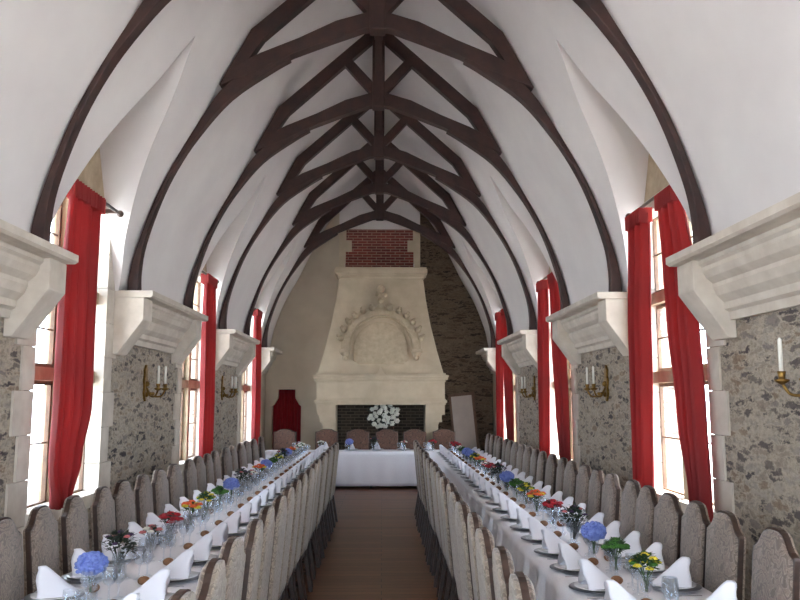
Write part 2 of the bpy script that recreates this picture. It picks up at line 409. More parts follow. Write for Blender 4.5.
# ------------------------------------------------------------------ chimney breast and fireplace
fp = thing('fireplace', 'tall carved cream stone fireplace with tapering hood and red brick panel', 'fireplace', (-.03, 0, 0))
m = MB(); m.box(-.99, .92, 18.05, YB, 2.0, 7.2); m.build('chimney_breast', 'plaster', fp)
m = MB(); m.box(-.84, .76, 18.03, 18.06, 4.7, 5.80); b_ = m.build('brick_panel', 'brick', fp)
for s in (-1, 1):
    for k, z in enumerate([4.7, 4.98, 5.26, 5.54]):
        x0 = -.99 if s < 0 else .92; ww = (.14, .16, .30, .17)[k]
        m = MB(); m.box(min(x0, x0-s*ww), max(x0, x0-s*ww), 18.015, 18.06, z, z+.275); m.build('quoin', 'hearthstone', fp)
YF = 17.45
def frus(m, z0, h0, y0, z1, h1, y1, yb=YB):
    v = [(-h0, y0, z0), (h0, y0, z0), (h0, yb, z0), (-h0, yb, z0), (-h1, y1, z1), (h1, y1, z1), (h1, yb, z1), (-h1, yb, z1)]
    m.add(v, [(3, 2, 1, 0), (4, 5, 6, 7), (0, 1, 5, 4), (1, 2, 6, 5), (2, 3, 7, 6), (3, 0, 4, 7)])
HP = [(2.36, 1.42, 17.50), (2.9, 1.27, 17.57), (3.5, 1.13, 17.66), (4.1, 1.03, 17.74), (4.62, .97, 17.80)]
m = MB()
for a, b in zip(HP, HP[1:]): frus(m, a[0], a[1], a[2], b[0], b[1], b[2])
m.build('hood', 'hearthstone', fp)
m = MB()
for z0, z1, h, y in ((4.60, 4.66, 1.0, 17.76), (4.66, 4.70, 1.03, 17.73), (4.70, 4.80, 1.07, 17.69), (4.80, 4.85, 1.05, 17.71)): m.box(-h, h, y, YB, z0, z1)
m.build('cap_moulding', 'hearthstone', fp, bevel=.008)
m = MB()
for z0, z1, h, y in ((2.20, 2.25, 1.45, 17.43), (2.25, 2.31, 1.50, 17.38), (2.31, 2.36, 1.52, 17.35), (2.36, 2.40, 1.46, 17.46)): m.box(-h, h, y, YB, z0, z1)
# ogee swept up in the middle of the shelf
og = [(-.34, 2.31), (-.2, 2.33), (-.08, 2.40), (-.03, 2.50), (0, 2.56), (.03, 2.50), (.08, 2.40), (.2, 2.33), (.34, 2.31)]
m.prism(og+[(.34, 2.28), (-.34, 2.28)], 17.36, 17.56)
m.build('mantel_shelf', 'hearthstone', fp, bevel=.006)
m = MB(); m.box(-1.43, 1.43, YF, YB, 1.70, 2.20); m.build('frieze', 'hearthstone', fp)
m = MB()
for z0, z1, h, y in ((1.70, 1.74, 1.45, 17.42), (1.74, 1.80, 1.48, 17.39), (1.80, 1.83, 1.45, 17.42)): m.box(-h, h, y, 17.9, z0, z1)
m.build('lower_moulding', 'hearthstone', fp, bevel=.006)
for s in (-1, 1):
    m = MB()
    P = [(1.0, 1.70), (1.0, 0), (1.34, 0), (1.34, .2), (1.28, .25), (1.28, 1.26), (1.31, 1.32), (1.36, 1.36), (1.36, 1.46), (1.43, 1.52), (1.43, 1.70)]
    m.prism([(s*x, z) for x, z in P], 17.47, YB); m.build('jamb', 'hearthstone', fp, bevel=.006)
    m = MB(); m.box(*sorted((s*.99, s*1.37)), 17.44, 17.5, 1.32, 1.36); m.box(*sorted((s*1.0, s*1.43)), 17.44, 17.5, 1.48, 1.52); m.build('capital', 'hearthstone', fp)
m = MB(); m.box(-1.12, 1.12, 18.25, 18.39, 0, 1.9); m.box(-1.12, -1.01, 17.9, 18.3, 0, 1.7); m.box(1.01, 1.12, 17.9, 18.3, 0, 1.7)
m.build('firebox', 'hearthbrick', fp)
m = MB(); m.box(-1.5, 1.5, 17.36, YB, 0, .04); m.build('hearth_slab', 'hearthstone', fp)
# relief on the hood: inner panel, arch ring with crockets, finial
def hy(z):
    for a, b in zip(HP, HP[1:]):
        if z <= b[0]: return a[2]+(b[2]-a[2])*(z-a[0])/(b[0]-a[0])
    return HP[-1][2]
def relief(m, pts, d0, d1):      # outline following the leaning hood face
    n = len(pts)
    v = [(x, hy(z)-d1, z) for x, z in pts]+[(x, hy(z)+d0, z) for x, z in pts]
    m.add(v, [tuple(range(n))]+[((i+1) % n, i, n+i, n+(i+1) % n) for i in range(n)])
arc = lambda r, z0, a0, a1, n, sx=1: [(sx*r*cos(a0+(a1-a0)*i/n), z0+r*sin(a0+(a1-a0)*i/n)) for i in range(n+1)]
m = MB(); relief(m, [(-.52, 2.60), (-.52, 2.64), (-.62, 2.68), (-.62, 2.95)]+arc(.62, 2.95, pi, 0, 20)+[(.62, 2.68), (.52, 2.64), (.52, 2.60)], .1, .035)
m.build('relief_panel', 'hearthrelief', fp, bevel=.008)
m = MB()
for r0, r1, d in ((.68, .73, .07), (.73, .84, .17), (.84, .90, .09)):
    o_ = arc(r1, 2.98, pi+.12, -.12, 28); i_ = arc(r0, 2.98, pi+.12, -.12, 28)
    for k in range(28):
        q = [o_[k], o_[k+1], i_[k+1], i_[k]]; relief(m, q, .05, d)
m.build('arch_moulding', 'hearthrelief', fp)
for k in range(1, 14):
    a = pi*k/14; x, z = .93*cos(a), 2.98+.93*sin(a)
    if abs(x) < .12: continue
    m = MB(); m.ball((x, hy(z)-.09, z), .075, 8, 5, 1.0); m.ball((x*1.06, hy(z)-.10, z+.06), .045, 8, 5); m.build('crocket', 'hearthrelief', fp)
for s in (-1, 1):
    m = MB()
    m.ball((s*.80, hy(2.84)-.10, 2.85), .11, 10, 6, .7); m.ball((s*.80, hy(2.75)-.08, 2.75), .065, 10, 6, 1.1); relief(m, [(s*.70, 2.86), (s*.70, 2.94), (s*.93, 2.94), (s*.93, 2.86)][::s], .03, .19)
    m.build('arch_corbel', 'hearthrelief', fp)
m = MB(); relief(m, [(-.16, 3.83), (-.06, 3.95), (-.035, 4.2), (-.05, 4.3), (.05, 4.3), (.035, 4.2), (.06, 3.95), (.16, 3.83)], .05, .09)
m.ball((0, hy(4.33)-.08, 4.33), .085, 10, 6, 1.2); m.ball((-.09, hy(4.2)-.06, 4.2), .05, 8, 5); m.ball((.09, hy(4.2)-.06, 4.2), .05, 8, 5); m.ball((0, hy(4.08)-.1, 4.08), .07, 8, 5)
m.build('finial', 'hearthrelief', fp)

# ------------------------------------------------------------------ roof trusses
BR_O = [(2.57, 2.935), (2.55, 3.15), (2.48, 3.44), (2.32, 3.92), (2.15, 4.29), (1.93, 4.69), (1.66, 5.12), (1.36, 5.34), (.98, 5.53)]
BR_I = [(.93, 5.47), (1.14, 5.34), (1.56, 5.03), (1.895, 4.62), (2.115, 4.26), (2.275, 3.90), (2.415, 3.45), (2.455, 3.15), (2.45, 2.94)]
COL_T = [(1.60, 5.34), (1.25, 5.53), (.85, 5.70), (.45, 5.90), (.12, 6.0), (0, 6.0)]
COL_B = [(0, 5.83), (.15, 5.81), (.5, 5.68), (.9, 5.52), (1.25, 5.34), (1.68, 5.16)]
RAF = [(1.69, 5.17), (1.36, 5.80), (0, 7.03), (0, 6.82), (1.22, 5.70), (1.50, 5.28)]
def make_truss():
    t = thing('roof_truss', '', 'roof truss', (XC, 0, 2.93), group='dark oak arched trusses under the plaster vault')
    sh = lambda P, s: [(s*x, z-2.93) for x, z in P]
    D = .06
    for s in (-1, 1):
        o_ = catmull(BR_O, 4); i_ = catmull(BR_I, 4)
        MB().prism(sh(o_+i_, s), -D, D).build('arched_brace', 'beam', t, bevel=.008)
        MB().prism(sh(COL_T+COL_B, s), -.07, .07).build('collar_beam', 'beam', t, bevel=.008)
        MB().prism(sh(RAF, s), -.06, .06).build('rafter', 'beam', t, bevel=.008)
        MB().prism(sh([(.05, 5.99), (.02, 6.10), (.40, 6.52), (.50, 6.44), (.1, 5.99)], s), -.06, .06).build('strut', 'beam', t, bevel=.006)
    MB().box(-.085, .085, -.09, .09, 5.80-2.93, 7.0-2.93).build('king_post', 'beam', t, bevel=.012)
    return t
tp = Proto(make_truss())
for i, y in enumerate(TR):
    tp.put((XC, y, 2.93), 0, 'dark brown arched oak roof truss, %s %s' % (('nearest' if i == 0 else ORD[i] if i < 5 else 'farthest'), 'of the row' if i in (0, 5) else 'one counted from the near end'))
# ridge ties between the king posts, under the peak
for i, (a, b) in enumerate(zip(TR, TR[1:])):
    m = MB()
    for s in (-1, 1):
        y0, y1 = (a+.1, a+.62) if s < 0 else (b-.1, b-.62)
        m.prism([(y0, 6.25), (y0, 6.38), (y1, 6.86), (y1, 6.73)] if s < 0 else [(y0, 6.25), (y1, 6.73), (y1, 6.86), (y0, 6.38)], XC-.045, XC+.045, ax='x')
    m.box(XC-.06, XC+.06, a+.09, b-.09, 6.75, 6.88)
    tag(m.build('ridge_beam', 'beam', bevel=.006), 'dark oak ridge beam with braces between the %s and %s trusses' % (ORD[i], ORD[i+1]), 'beam', 'ridge beams under the peak')

# ------------------------------------------------------------------ curtains
def curtain(name, keys, x, s, label, folds=5, group='red window curtains'):
    """keys: (z, y0, y1) top to bottom; x = plane, s = side"""
    rows = []; nz = 34; nu = folds*14
    for j in range(nz+1):
        t = j/nz; z = keys[0][0]+(keys[-1][0]-keys[0][0])*t
        for a, b in zip(keys, keys[1:]):
            if a[0] >= z >= b[0]-1e-6:
                q = (a[0]-z)/(a[0]-b[0]); q = q*q*(3-2*q); y0 = a[1]+(b[1]-a[1])*q; y1 = a[2]+(b[2]-a[2])*q
        amp = .034+.012*min(1, t*3); r = []
        for i in range(nu+1):
            u = i/nu; ph = 2*pi*folds*u+.5*sin(3*t+u*4)
            r.append((x+amp*(sin(ph)+.25*sin(3*ph))+.018*sin(ph*.37+1), y0+(y1-y0)*(u+.012*sin(ph*2)), z))
        rows.append(r)
    m = MB().grid(rows); o = m.build(name, 'red', recalc=False)
    sd = o.modifiers.new('thick', 'SOLIDIFY'); sd.thickness = .003
    m = MB(); zt = keys[0][0]
    rr = []
    for z in (zt+.05, zt-.09): rr.append([(x+.065*sin(2*pi*folds*2*i/80+1), keys[0][1]-.015+(keys[0][2]-keys[0][1]+.03)*i/80, z) for i in range(81)])
    m.grid(rr); h = m.build('gathered_heading', 'red', o, recalc=False)
    return tag(o, label, 'curtain', group)
kk = ['near', 'middle', 'far']
for i, c in enumerate(BAYC[2:]):
    xr = XC+HW-.14; dy = c-6.92
    curtain('curtain', [(3.58, 6.29+dy, 6.68+dy), (2.9, 6.14+dy, 6.60+dy), (2.6, 6.12+dy, 6.56+dy), (1.7, 6.06+dy, 6.42+dy), (1.1, 6.03+dy, 6.24+dy), (.72, 6.03+dy, 6.18+dy)], xr, 1,
            'red curtain on the nearer side of the %s right window, slanting to the near jamb' % kk[i])
    curtain('curtain', [(3.58, 7.10+dy, 7.52+dy), (2.4, 7.22+dy, 7.60+dy), (1.2, 7.30+dy, 7.62+dy), (.72, 7.34+dy, 7.62+dy)], xr, 1,
            'narrow red curtain hanging straight at the far side of the %s right window' % kk[i], 4)
    xl = XC-HW+.15
    if i == 0: K = [(3.60, 6.29, 6.98), (2.6, 6.20, 6.96), (1.8, 6.20, 6.98), (1.35, 6.2, 6.80), (.98, 6.32, 6.55)]
    else: K = [(3.60, 6.75+dy, 7.36+dy), (2.6, 6.70+dy, 7.44+dy), (1.4, 6.74+dy, 7.48+dy), (.8, 6.8+dy, 7.44+dy)]
    curtain('curtain', K, xl, -1, 'long red curtain hanging in the %s left window' % kk[i], 6)
    for s in (-1, 1):
        x = XC+s*(HW-.16); y0, y1 = c-.60, c+.60
        r = thing('curtain_rod', 'dark curtain rod across the head of the %s %s window' % (kk[i], SIDE[s]), 'curtain rod', (x, c, 3.64), group='curtain rods')
        MB().tube([(0, y0-c, 0), (0, y1-c, 0)], .016).build('rod', 'rod', r)
        for y in (y0-c, y1-c): MB().ball((0, y, 0), .035).build('rod_finial', 'rod', r)
        for y in (y0+.1-c, y1-.1-c): MB().box(*sorted((0, s*.17)), y-.012, y+.012, -.02, .02).build('rod_bracket', 'rod', r)
# door curtain
rows = []
for j in range(21):
    z = 2.04-2.0*j/20; rows.append([(DX0-.02+(DX1-DX0+.04)*i/90, YB+.22+.03*sin(i*.62)+.008*sin(j*.4+i), z) for i in range(91)])
m = MB().grid(rows); tag(m.build('door_curtain', 'darkred', recalc=False), 'dark red curtain closing the shouldered doorway left of the fireplace', 'curtain').modifiers.new('t', 'SOLIDIFY').thickness = .004

# ------------------------------------------------------------------ sconces
def sconce(s, y, arms, label):
    x = XC+s*HW
    o = thing('wall_sconce', label, 'wall sconce', (x, y, 2.01), group='brass candle sconces on the stone walls')
    d = -s
    m = MB()
    pl = [(-.035, -.16), (-.06, -.10), (-.04, -.04), (-.065, .03), (-.04, .10), (-.05, .16), (0, .22), (.05, .16), (.04, .10), (.065, .03), (.04, -.04), (.06, -.10), (.035, -.16), (0, -.20)]
    m.prism(pl, *sorted((0, d*.025)), ax='x'); m.ball((d*.03, 0, 0), .035); m.ball((d*.03, 0, -.12), .03); m.build('backplate', 'brass', o, bevel=.004)
    ends = [(d*.20, -.14), (d*.20, .14)]+([(d*.24, 0)] if arms == 3 else [])
    for ex, ey in ends:
        pts = catmull([(d*.03, 0, -.04), (d*.08, ey*.3, -.13), (ex*.8, ey*.8, -.14), (ex, ey, -.07)], 5)
        a = MB().tube(pts, .010, 8); a.ball((d*.09, ey*.4, -.11), .018); ao = a.build('arm', 'brass', o)
        MB().lathe([(.012, -.08), (.042, -.06), (.045, -.05), (.018, -.045), (.022, -.02), (.026, 0), (.014, .0)], 12, (ex, ey, 0)).build('drip_cup', 'brass', ao)
        MB().lathe([(.0125, -.01), (.0125, .19), (.004, .205)], 10, (ex, ey, 0)).build('candle', 'wax', ao)
for s, ys in ((1, [4.52, 9.0, 13.3]), (-1, [9.05, 13.4])):
    for i, y in enumerate(ys):
        w = ORD[i]+' one' if s > 0 else ('nearer one' if i == 0 else 'farther one')
        sconce(s, y, 2 if s > 0 else 3, 'brass sconce with %s white candles on the %s rubble wall, %s' % ('two' if s > 0 else 'three', SIDE[s], w))

# ------------------------------------------------------------------ tables
TZ = .75
def table(x0, x1, y0, y1, label, labelc, dx0, dx1, dy, seed):
    cx, cy = (x0+x1)/2, (y0+y1)/2
    t = thing('banquet_table', label, 'table', (cx, cy, 0), group='banquet tables of the horseshoe')
    MB().box(x0-cx+.02, x1-cx-.02, y0-cy+.02, y1-cy-.02, TZ-.035, TZ-.004).build('tabletop', 'chairwood', t)
    L = max(x1-x0, y1-y0); k = max(2, int(L/2.2)+1)
    for i in range(k):
        for q in (0, 1):
            if y1-y0 > x1-x0: px = (x0+.28 if q == 0 else x1-.28)-cx; py = y0-cy+.15+(y1-y0-.3)*i/(k-1)
            else: py = (y0+.15 if q == 0 else y1-.15)-cy; px = x0-cx+.15+(x1-x0-.3)*i/(k-1)
            MB().box(px-.025, px+.025, py-.025, py+.025, 0, TZ-.035).build('leg', 'chairwood', t)
    rnd = random.Random(seed)
    # cloth folded down round all four edges
    def axis(a, b, da, db, step):
        r = [-da+da*i/10 for i in range(10)]; n = max(2, int((b-a)/step)); r += [(b-a)*i/n for i in range(n+1)]; r += [(b-a)+db*(i+1)/10 for i in range(10)]
        return r
    U = axis(x0, x1, dx0, dx1, .12); V = axis(y0, y1, dy, dy, .045 if y1-y0 > 3 else .12)
    if x1-x0 > 3: U = axis(x0, x1, dx0, dx1, .045)
    rows = []
    for v in V:
        r = []
        for u in U:
            ou = -u if u < 0 else max(0, u-(x1-x0)); ov = -v if v < 0 else max(0, v-(y1-y0))
            su = -1 if u < 0 else 1; sv = -1 if v < 0 else 1
            xx = min(max(u, 0), x1-x0); yy = min(max(v, 0), y1-y0); drop = max(ou, ov)
            fw = min(1, drop/.25)
            o1 = (.004+fw*(.042*(.5+.5*sin(yy*2*pi/.265+.6*sin(yy*1.7)))**1.6+.014*(.5+.5*sin(yy*2*pi/.11+2*sin(yy*2.3)))))*(1 if ou > 0 else 0)
            o2 = (.006+.018*fw*(1+sin(xx*2*pi/.30+.8*sin(xx*1.7)))*(.6+.4*sin(xx*2.1)))*(1 if ov > 0 else 0)
            r.append((x0+xx+su*o1, y0+yy+sv*o2, TZ-min(drop, .71)+.0015*sin(xx*9+yy*5)))
        rows.append(r)
    c = MB().grid(rows).build('tablecloth', 'cloth', recalc=False); tag(c, labelc, 'tablecloth', 'white tablecloths')
    c.modifiers.new('t', 'SOLIDIFY').thickness = .002
RX0, RX1 = 1.05, 1.88; LX0, LX1 = -1.98, -1.06
table(RX0, RX1, 2.0, 16.1, 'long banquet table beside the right window wall', 'long white cloth covering the right banquet table', .50, .20, .3, 1)
table(LX0, LX1, 2.0, 16.1, 'long banquet table beside the left wall', 'long white cloth covering the left banquet table', .20, .50, .3, 2)
table(-2.45, 2.0, 16.28, 16.98, 'head table standing across the hall before the fireplace', 'white cloth reaching nearly to the floor on the head table', .6, .6, .69, 3)

# ------------------------------------------------------------------ chairs (face +Y, back plane at y = 0)
def back_outline(w, z0, z1, inset=0, flat=1):
    h = w/2-inset; zt = z1-inset
    P = [(h*.93, z0+inset), (h, z0+.3), (h, zt-.125)]
    P[-1] = (h, zt-.125*flat); P += [(h*a, zt-b*flat) for a, b in ((.98, .112), (.88, .104), (.76, .092), (.64, .066), (.52, .034), (.40, .014), (.22, .003), (0, 0))]
    return P+[(-x, z) for x, z in P[-2::-1]]
def make_chair(name, mf, mb, hgt=1.19, flat=1, W=.41):
    t = thing(name, '', 'chair')
    rk = lambda p: (p[0], p[1]-(p[2]-.42)*.09, p[2])
    def pan(P, y0, y1, nm, mt, bulge=0, par=None):
        m = MB(); n_ = len(P); v = [rk((x, y0, z)) for x, z in P]+[rk((x, y1, z)) for x, z in P]
        m.add(v, [((i+1) % n_, i, n_+i, n_+(i+1) % n_) for i in range(n_)])
        # front and back faces as fans to a bulged centre ring
        for base, y, b in ((0, y0, -bulge), (n_, y1, bulge)):
            cz = sum(z for x, z in P)/n_
            inner = [rk((x*.82, y+b, cz+(z-cz)*.9)) for x, z in P]
            vv = [v[base+i] for i in range(n_)]+inner
            m.add(vv, [(i, (i+1) % n_, n_+(i+1) % n_, n_+i) for i in range(n_)], True); m.add(inner, [tuple(range(n_))], True)
        return m.build(nm, mt, par or t, weld=True)
    bk = pan(back_outline(W, .34, hgt, 0, flat), -.014, .014, 'back_frame', 'chairwood')
    pan(back_outline(W, .46, hgt, .012, flat), .008, .028, 'front_upholstery', mf, .012, bk)
    pan(back_outline(W, .40, hgt, .008, flat), -.030, -.008, 'rear_upholstery', mb, .008, bk)
    # seat: crowned cushion over a rail
    rows = []
    for j in range(9):
        y = .02+.38*j/8; wd = .19+.02*j/8
        rows.append([(wd*(-1+2*i/8), y, .455+.03*(1-(abs(-1+2*i/8))**4)*(1-(abs(-1+2*j/8))**4)) for i in range(9)])
    m = MB().grid(rows)
    A = [rows[0][i] for i in range(9)]+[rows[j][8] for j in range(1, 9)]+[rows[8][i] for i in range(7, -1, -1)]+[rows[j][0] for j in range(7, 0, -1)]
    m.add(A+[(x, y, .41) for x, y, z in A], [(i, (i+1) % len(A), len(A)+(i+1) % len(A), len(A)+i) for i in range(len(A))]); m.add([(x, y, .41) for x, y, z in A], [tuple(range(len(A)))])
    m.build('seat', mf, t, weld=True)
    m = MB()
    v0 = [(-.19, .02), (.19, .02), (.21, .40), (-.21, .40)]
    m.prism(v0, .35, .41, ax='z'); m.build('seat_rail', 'chairwood', t, bevel=.004)
    for s in (-1, 1):
        MB().lathe([(.016, 0), (.024, .02), (.016, .05), (.020, .09), (.014, .12), (.026, .17), (.018, .21), (.015, .25), (.028, .30), (.024, .35)], 8, (s*.185, .37, 0)).build('leg', 'chairwood', t)
        m = MB(); v = [(s*.185+a*.018, b, z) for z, b0 in ((0, -.07), (.42, -.0)) for a, b in ((-1, b0-.018), (1, b0-.018), (1, b0+.018), (-1, b0+.018))]
        m.add(v, [(3, 2, 1, 0), (4, 5, 6, 7), (0, 1, 5, 4), (1, 2, 6, 5), (2, 3, 7, 6), (3, 0, 4, 7)]); m.build('leg', 'chairwood', t)
        MB().tube([(s*.187, -.045, .17), (s*.186, .12, .17), (s*.185, .37, .17)], [.011, .017, .011], 6).build('stretcher', 'chairwood', t)
    MB().tube([(-.185, .18, .17), (0, .18, .17), (.185, .18, .17)], [.010, .018, .010], 6).build('stretcher', 'chairwood', t)
    return t
cp = Proto(make_chair('dining_chair', 'damask', 'damaskback'))
RW = [4.06, 4.66, 5.11, 5.54, 6.0, 6.43, 6.99, 7.44, 7.88, 8.42, 8.84, 9.41]
while RW[-1] < 14.6: RW.append(RW[-1]+.50)
LW = [4.5, 4.99, 5.5, 6.04, 6.5, 7.03, 7.53, 8.07, 8.69, 9.17, 9.58, 10.1, 10.75, 11.25, 11.81, 12.33, 13.0, 13.75]
RA = [2.52+.525*i for i in range(20)]; LA = [2.80+.535*i for i in range(18)]
rnd = random.Random(3)
rows_ = [(RW, 1.965, pi/2, 'against the right wall', 'chairs along the right wall'),
         (LW, -2.045, -pi/2, 'against the left wall', 'chairs along the left wall'),
         (RA, .60, -pi/2, 'on the right table aisle side', 'aisle chairs of the right table'),
         (LA, -.765, pi/2, 'on the left table aisle side', 'aisle chairs of the left table')]
for ys, x, rz, where, grp in rows_:
    for i, y in enumerate(ys):
        last = i == len(ys)-1
        lab = 'high-backed damask chair %s, %s' % (where, 'farthest from the camera' if last else ORD[i]+' from the near end' if i else 'nearest to the camera')
        cp.put((x+rnd.uniform(-.015, .015), y, 0), rz+rnd.uniform(-.05, .05), lab, grp)
hp = Proto(make_chair('carver_chair', 'redleather', 'redleather', 1.18, .55, .50))
for i, px in enumerate([286, 327.5, 358.4, 387, 414.7, 443.7]):
    x = (px-382)*17.15/F
    hp.put((x, 17.22, 0), pi+rnd.uniform(-.03, .03), 'russet backed chair behind the head table, %s' % ['leftmost, before the red door curtain', 'second from the left', 'third from the left', 'before the white bouquet', 'second from the right', 'rightmost, nearest the leaning board'][i], 'chairs behind the head table')

# ------------------------------------------------------------------ place settings (guest side at y = -, table centre at y = +)
def m_plate(name, r, mt, cat):
    m = MB().lathe([(r*.55, 0), (r*.6, .004), (r, .016), (r*.99, .019), (r*.62, .008), (r*.3, .007)], 28)
    return tag(m.build(name, mt), None, cat)
def m_napkin():
    rows = []
    for j in range(13):
        t = j/12; h = .165*(1-t**1.15)**.95+.012-.02*(1-min(1, t*6)); w = .078*(1-.45*t); y = -.075+.20*t
        lean = -.02*(1-t)
        rows.append([(w*u*(1-.12*(1-abs(u))), y+lean*(1-abs(u)**1.4)*1.0+.006*sin(u*9+t*5), max(.002, h*(1-abs(u)**1.5)+.004*sin(u*7+t*9)*(1-abs(u)))) for u in [-1+2*i/14 for i in range(15)]])
    m = MB().grid(rows)
    fr = rows[0]; m.add(fr+[(0, -.055, .05)], [(i, i+1, len(fr)) for i in range(len(fr)-1)], True)
    bk = rows[-1]; m.add(bk+[(0, .13, .003)], [(i, i+1, len(bk)) for i in range(len(bk)-1)], True)
    return tag(m.build('napkin', 'napkin', weld=True), None, 'napkin')
def m_glass(h, rb, name):
    # round bowl goblet
    st = h*.42
    pr = [(.033, 0), (.030, .004), (.006, .008), (.0045, st*.5), (.006, st), (rb*.7, st+.018), (rb, st+(h-st)*.45), (rb*.82, h), (rb*.80, h), (rb*.97, st+(h-st)*.45), (rb*.66, st+.02), (.003, st+.006)]
    return tag(MB().lathe(pr, 14, caps=False).build(name, 'glass', recalc=False), None, 'glass')
def m_roll():
    m = MB().ball((0, 0, .025), .037, 12, 7, .68); o = m.build('bread_roll', 'bread'); return tag(o, None, 'bread roll')
def m_knife():
    m = MB(); m.prism([(-.006, -.10), (.006, -.10), (.007, .0), (.010, .02), (.009, .08), (.002, .115), (-.006, .11), (-.006, .0)], 0, .004, ax='z')
    m.v = [(x, y, z) for x, y, z in m.v]; return tag(m.build('table_knife', 'steel'), None, 'knife')
def m_fork():
    m = MB(); m.prism([(-.006, -.09), (.006, -.09), (.003, .02), (.011, .04), (.011, .055), (-.011, .055), (-.011, .04), (-.003, .02)], 0, .003, ax='z')
    for k in range(4): x = -.0095+k*.0063; m.box(x-.0016, x+.0016, .055, .10, .0005, .003)
    return tag(m.build('table_fork', 'steel'), None, 'fork')
P_ = {'charger': Proto(m_plate('charger_plate', .155, 'charger', 'charger plate')), 'plate': Proto(m_plate('dinner_plate', .125, 'china', 'plate')), 'napkin': Proto(m_napkin()),
      'wine': Proto(m_glass(.17, .036, 'wine_glass')), 'water': Proto(m_glass(.19, .042, 'water_goblet')), 'roll': Proto(m_roll()), 'knife': Proto(m_knife()), 'fork': Proto(m_fork())}
zt = TZ+.0035
def setting(x, y, rz, pos, near, roll):
    R_ = Matrix.Rotation(rz, 3, 'Z')
    def at(dx, dy, z=0): p = R_ @ Vector((dx, dy, 0)); return (x+p.x, y+p.y, zt+z)
    j = rnd.uniform(-.12, .12)
    P_['charger'].put(at(0, 0), rz, 'grey metal charger plate at %s' % pos, 'charger plates')
    P_['plate'].put(at(0, 0, .0085), rz, 'white dinner plate at %s' % pos, 'white dinner plates')
    P_['napkin'].put(at(0, 0, .017), rz+j, 'white folded peaked napkin at %s' % pos, 'peaked white napkins')
    P_['wine'].put(at(.10, .21), rz, 'small wine glass at %s' % pos, 'wine glasses')
    P_['water'].put(at(.02, .235), rz, 'larger water goblet at %s' % pos, 'water goblets')
    if roll: P_['roll'].put(at(-.135, .16), rz+j*8, 'brown bread roll at %s' % pos, 'bread rolls')
    if near:
        P_['knife'].put(at(.185, -.0), rz, 'steel knife at %s' % pos, 'table knives'); P_['fork'].put(at(-.185, -.0), rz, 'steel fork at %s' % pos, 'table forks')
for ys, x, rz, nm in ((RW, 1.70, pi/2, 'right table wall side'), (LW, -1.80, -pi/2, 'left table wall side'), (RA, 1.235, -pi/2, 'right table aisle side'), (LA, -1.245, pi/2, 'left table aisle side')):
    k = 0
    yy = list(ys)
    if len(ys) in (20, 18) and ys in (RA, LA):
        while yy[-1] < 15.5: yy.append(yy[-1]+.53)
    for y in yy:
        if not inframe(x, y+.1, .9, 10): continue
        setting(x, y, rz, 'the %s place, %s' % (ORD[k] if k else 'nearest', nm), y < 8, 'aisle' in nm or k % 3 == 0); k += 1
for i in range(7):
    x = -1.75+.55*i
    setting(x, 16.80, pi, 'the head table, %s place from the left' % (ORD[i] if i else 'first'), False, False)

# ------------------------------------------------------------------ flowers
def m_vase():
    pr = [(.032, 0), (.034, .004), (.012, .012), (.010, .03), (.030, .05), (.036, .09), (.032, .12), (.038, .135), (.036, .135), (.030, .12), (.033, .09), (.026, .05), (.004, .034)]
    return tag(MB().lathe(pr, 16, caps=False).build('flower_vase', 'glass', recalc=False), None, 'vase')
vp = Proto(m_vase())
def m_bouquet(name, cols, leafm, seed, r=.075, nb=7, br=.026, squat=.75, cz=.17, leaves=60):
    q = random.Random(seed); t = thing(name, '', 'bouquet')
    m = MB()
    for k in range(9):
        a = q.uniform(0, 2*pi); rr = q.uniform(.2, .9)*r; m.tube([(q.uniform(-.008, .008), q.uniform(-.008, .008), .04), (rr*.35*cos(a), rr*.35*sin(a), .12), (rr*cos(a), rr*sin(a), cz)], .0025, 5)
    for k in range(leaves):
        a = q.uniform(0, 2*pi); e = q.uniform(-.5, 1.4); rr = r*q.uniform(.65, 1.12); c = Vector((rr*cos(e)*cos(a), rr*cos(e)*sin(a), cz+rr*squat*sin(e)))
        d = Vector((cos(a), sin(a), q.uniform(-.3, .9))).normalized(); s_ = d.cross(Vector((0, 0, 1))).normalized(); L = q.uniform(.022, .045); wv = L*.32
        n_ = s_.cross(d)*.006
        m.add([c-d*L*.4, c+s_*wv+n_, c+d*L*.8, c-s_*wv+n_, c+n_*1.4], [(0, 1, 4), (1, 2, 4), (2, 3, 4), (3, 0, 4)], True)
    m.build('foliage', leafm, t, recalc=False)
    for k in range(nb):
        if nb == 1: c = (0, 0, cz+.005)
        elif k == 0: c = (0, 0, cz+r*squat)
        else: a = 2*pi*k/(nb-1)+q.uniform(-.25, .25); e = q.uniform(-.05, .95); c = (r*cos(e)*cos(a), r*cos(e)*sin(a), cz+r*squat*sin(e))
        m = MB()
        if nb == 1:
            for i in range(110):
                zz = q.uniform(-.5, 1); a = q.uniform(0, 2*pi); h = math.sqrt(1-zz*zz); m.ball((c[0]+br*h*cos(a), c[1]+br*h*sin(a), c[2]+br*.8*zz), .014*q.uniform(.7, 1.2), 6, 4, .8)
            m.ball(c, br*.97, 12, 8, .8)
        else:
            m.ball(c, br*.6, 8, 5, .8)
            for L_, n_, rr, zz in ((0, 5, .5, .25), (1, 7, .8, -.05)):
                for i in range(n_):
                    a = 2*pi*i/n_+L_*.4; m.ball((c[0]+br*rr*cos(a), c[1]+br*rr*sin(a), c[2]+br*zz), br*.42, 6, 4, .6, .12, q)
        m.build('blossom', cols[k % len(cols)], t)
    return t
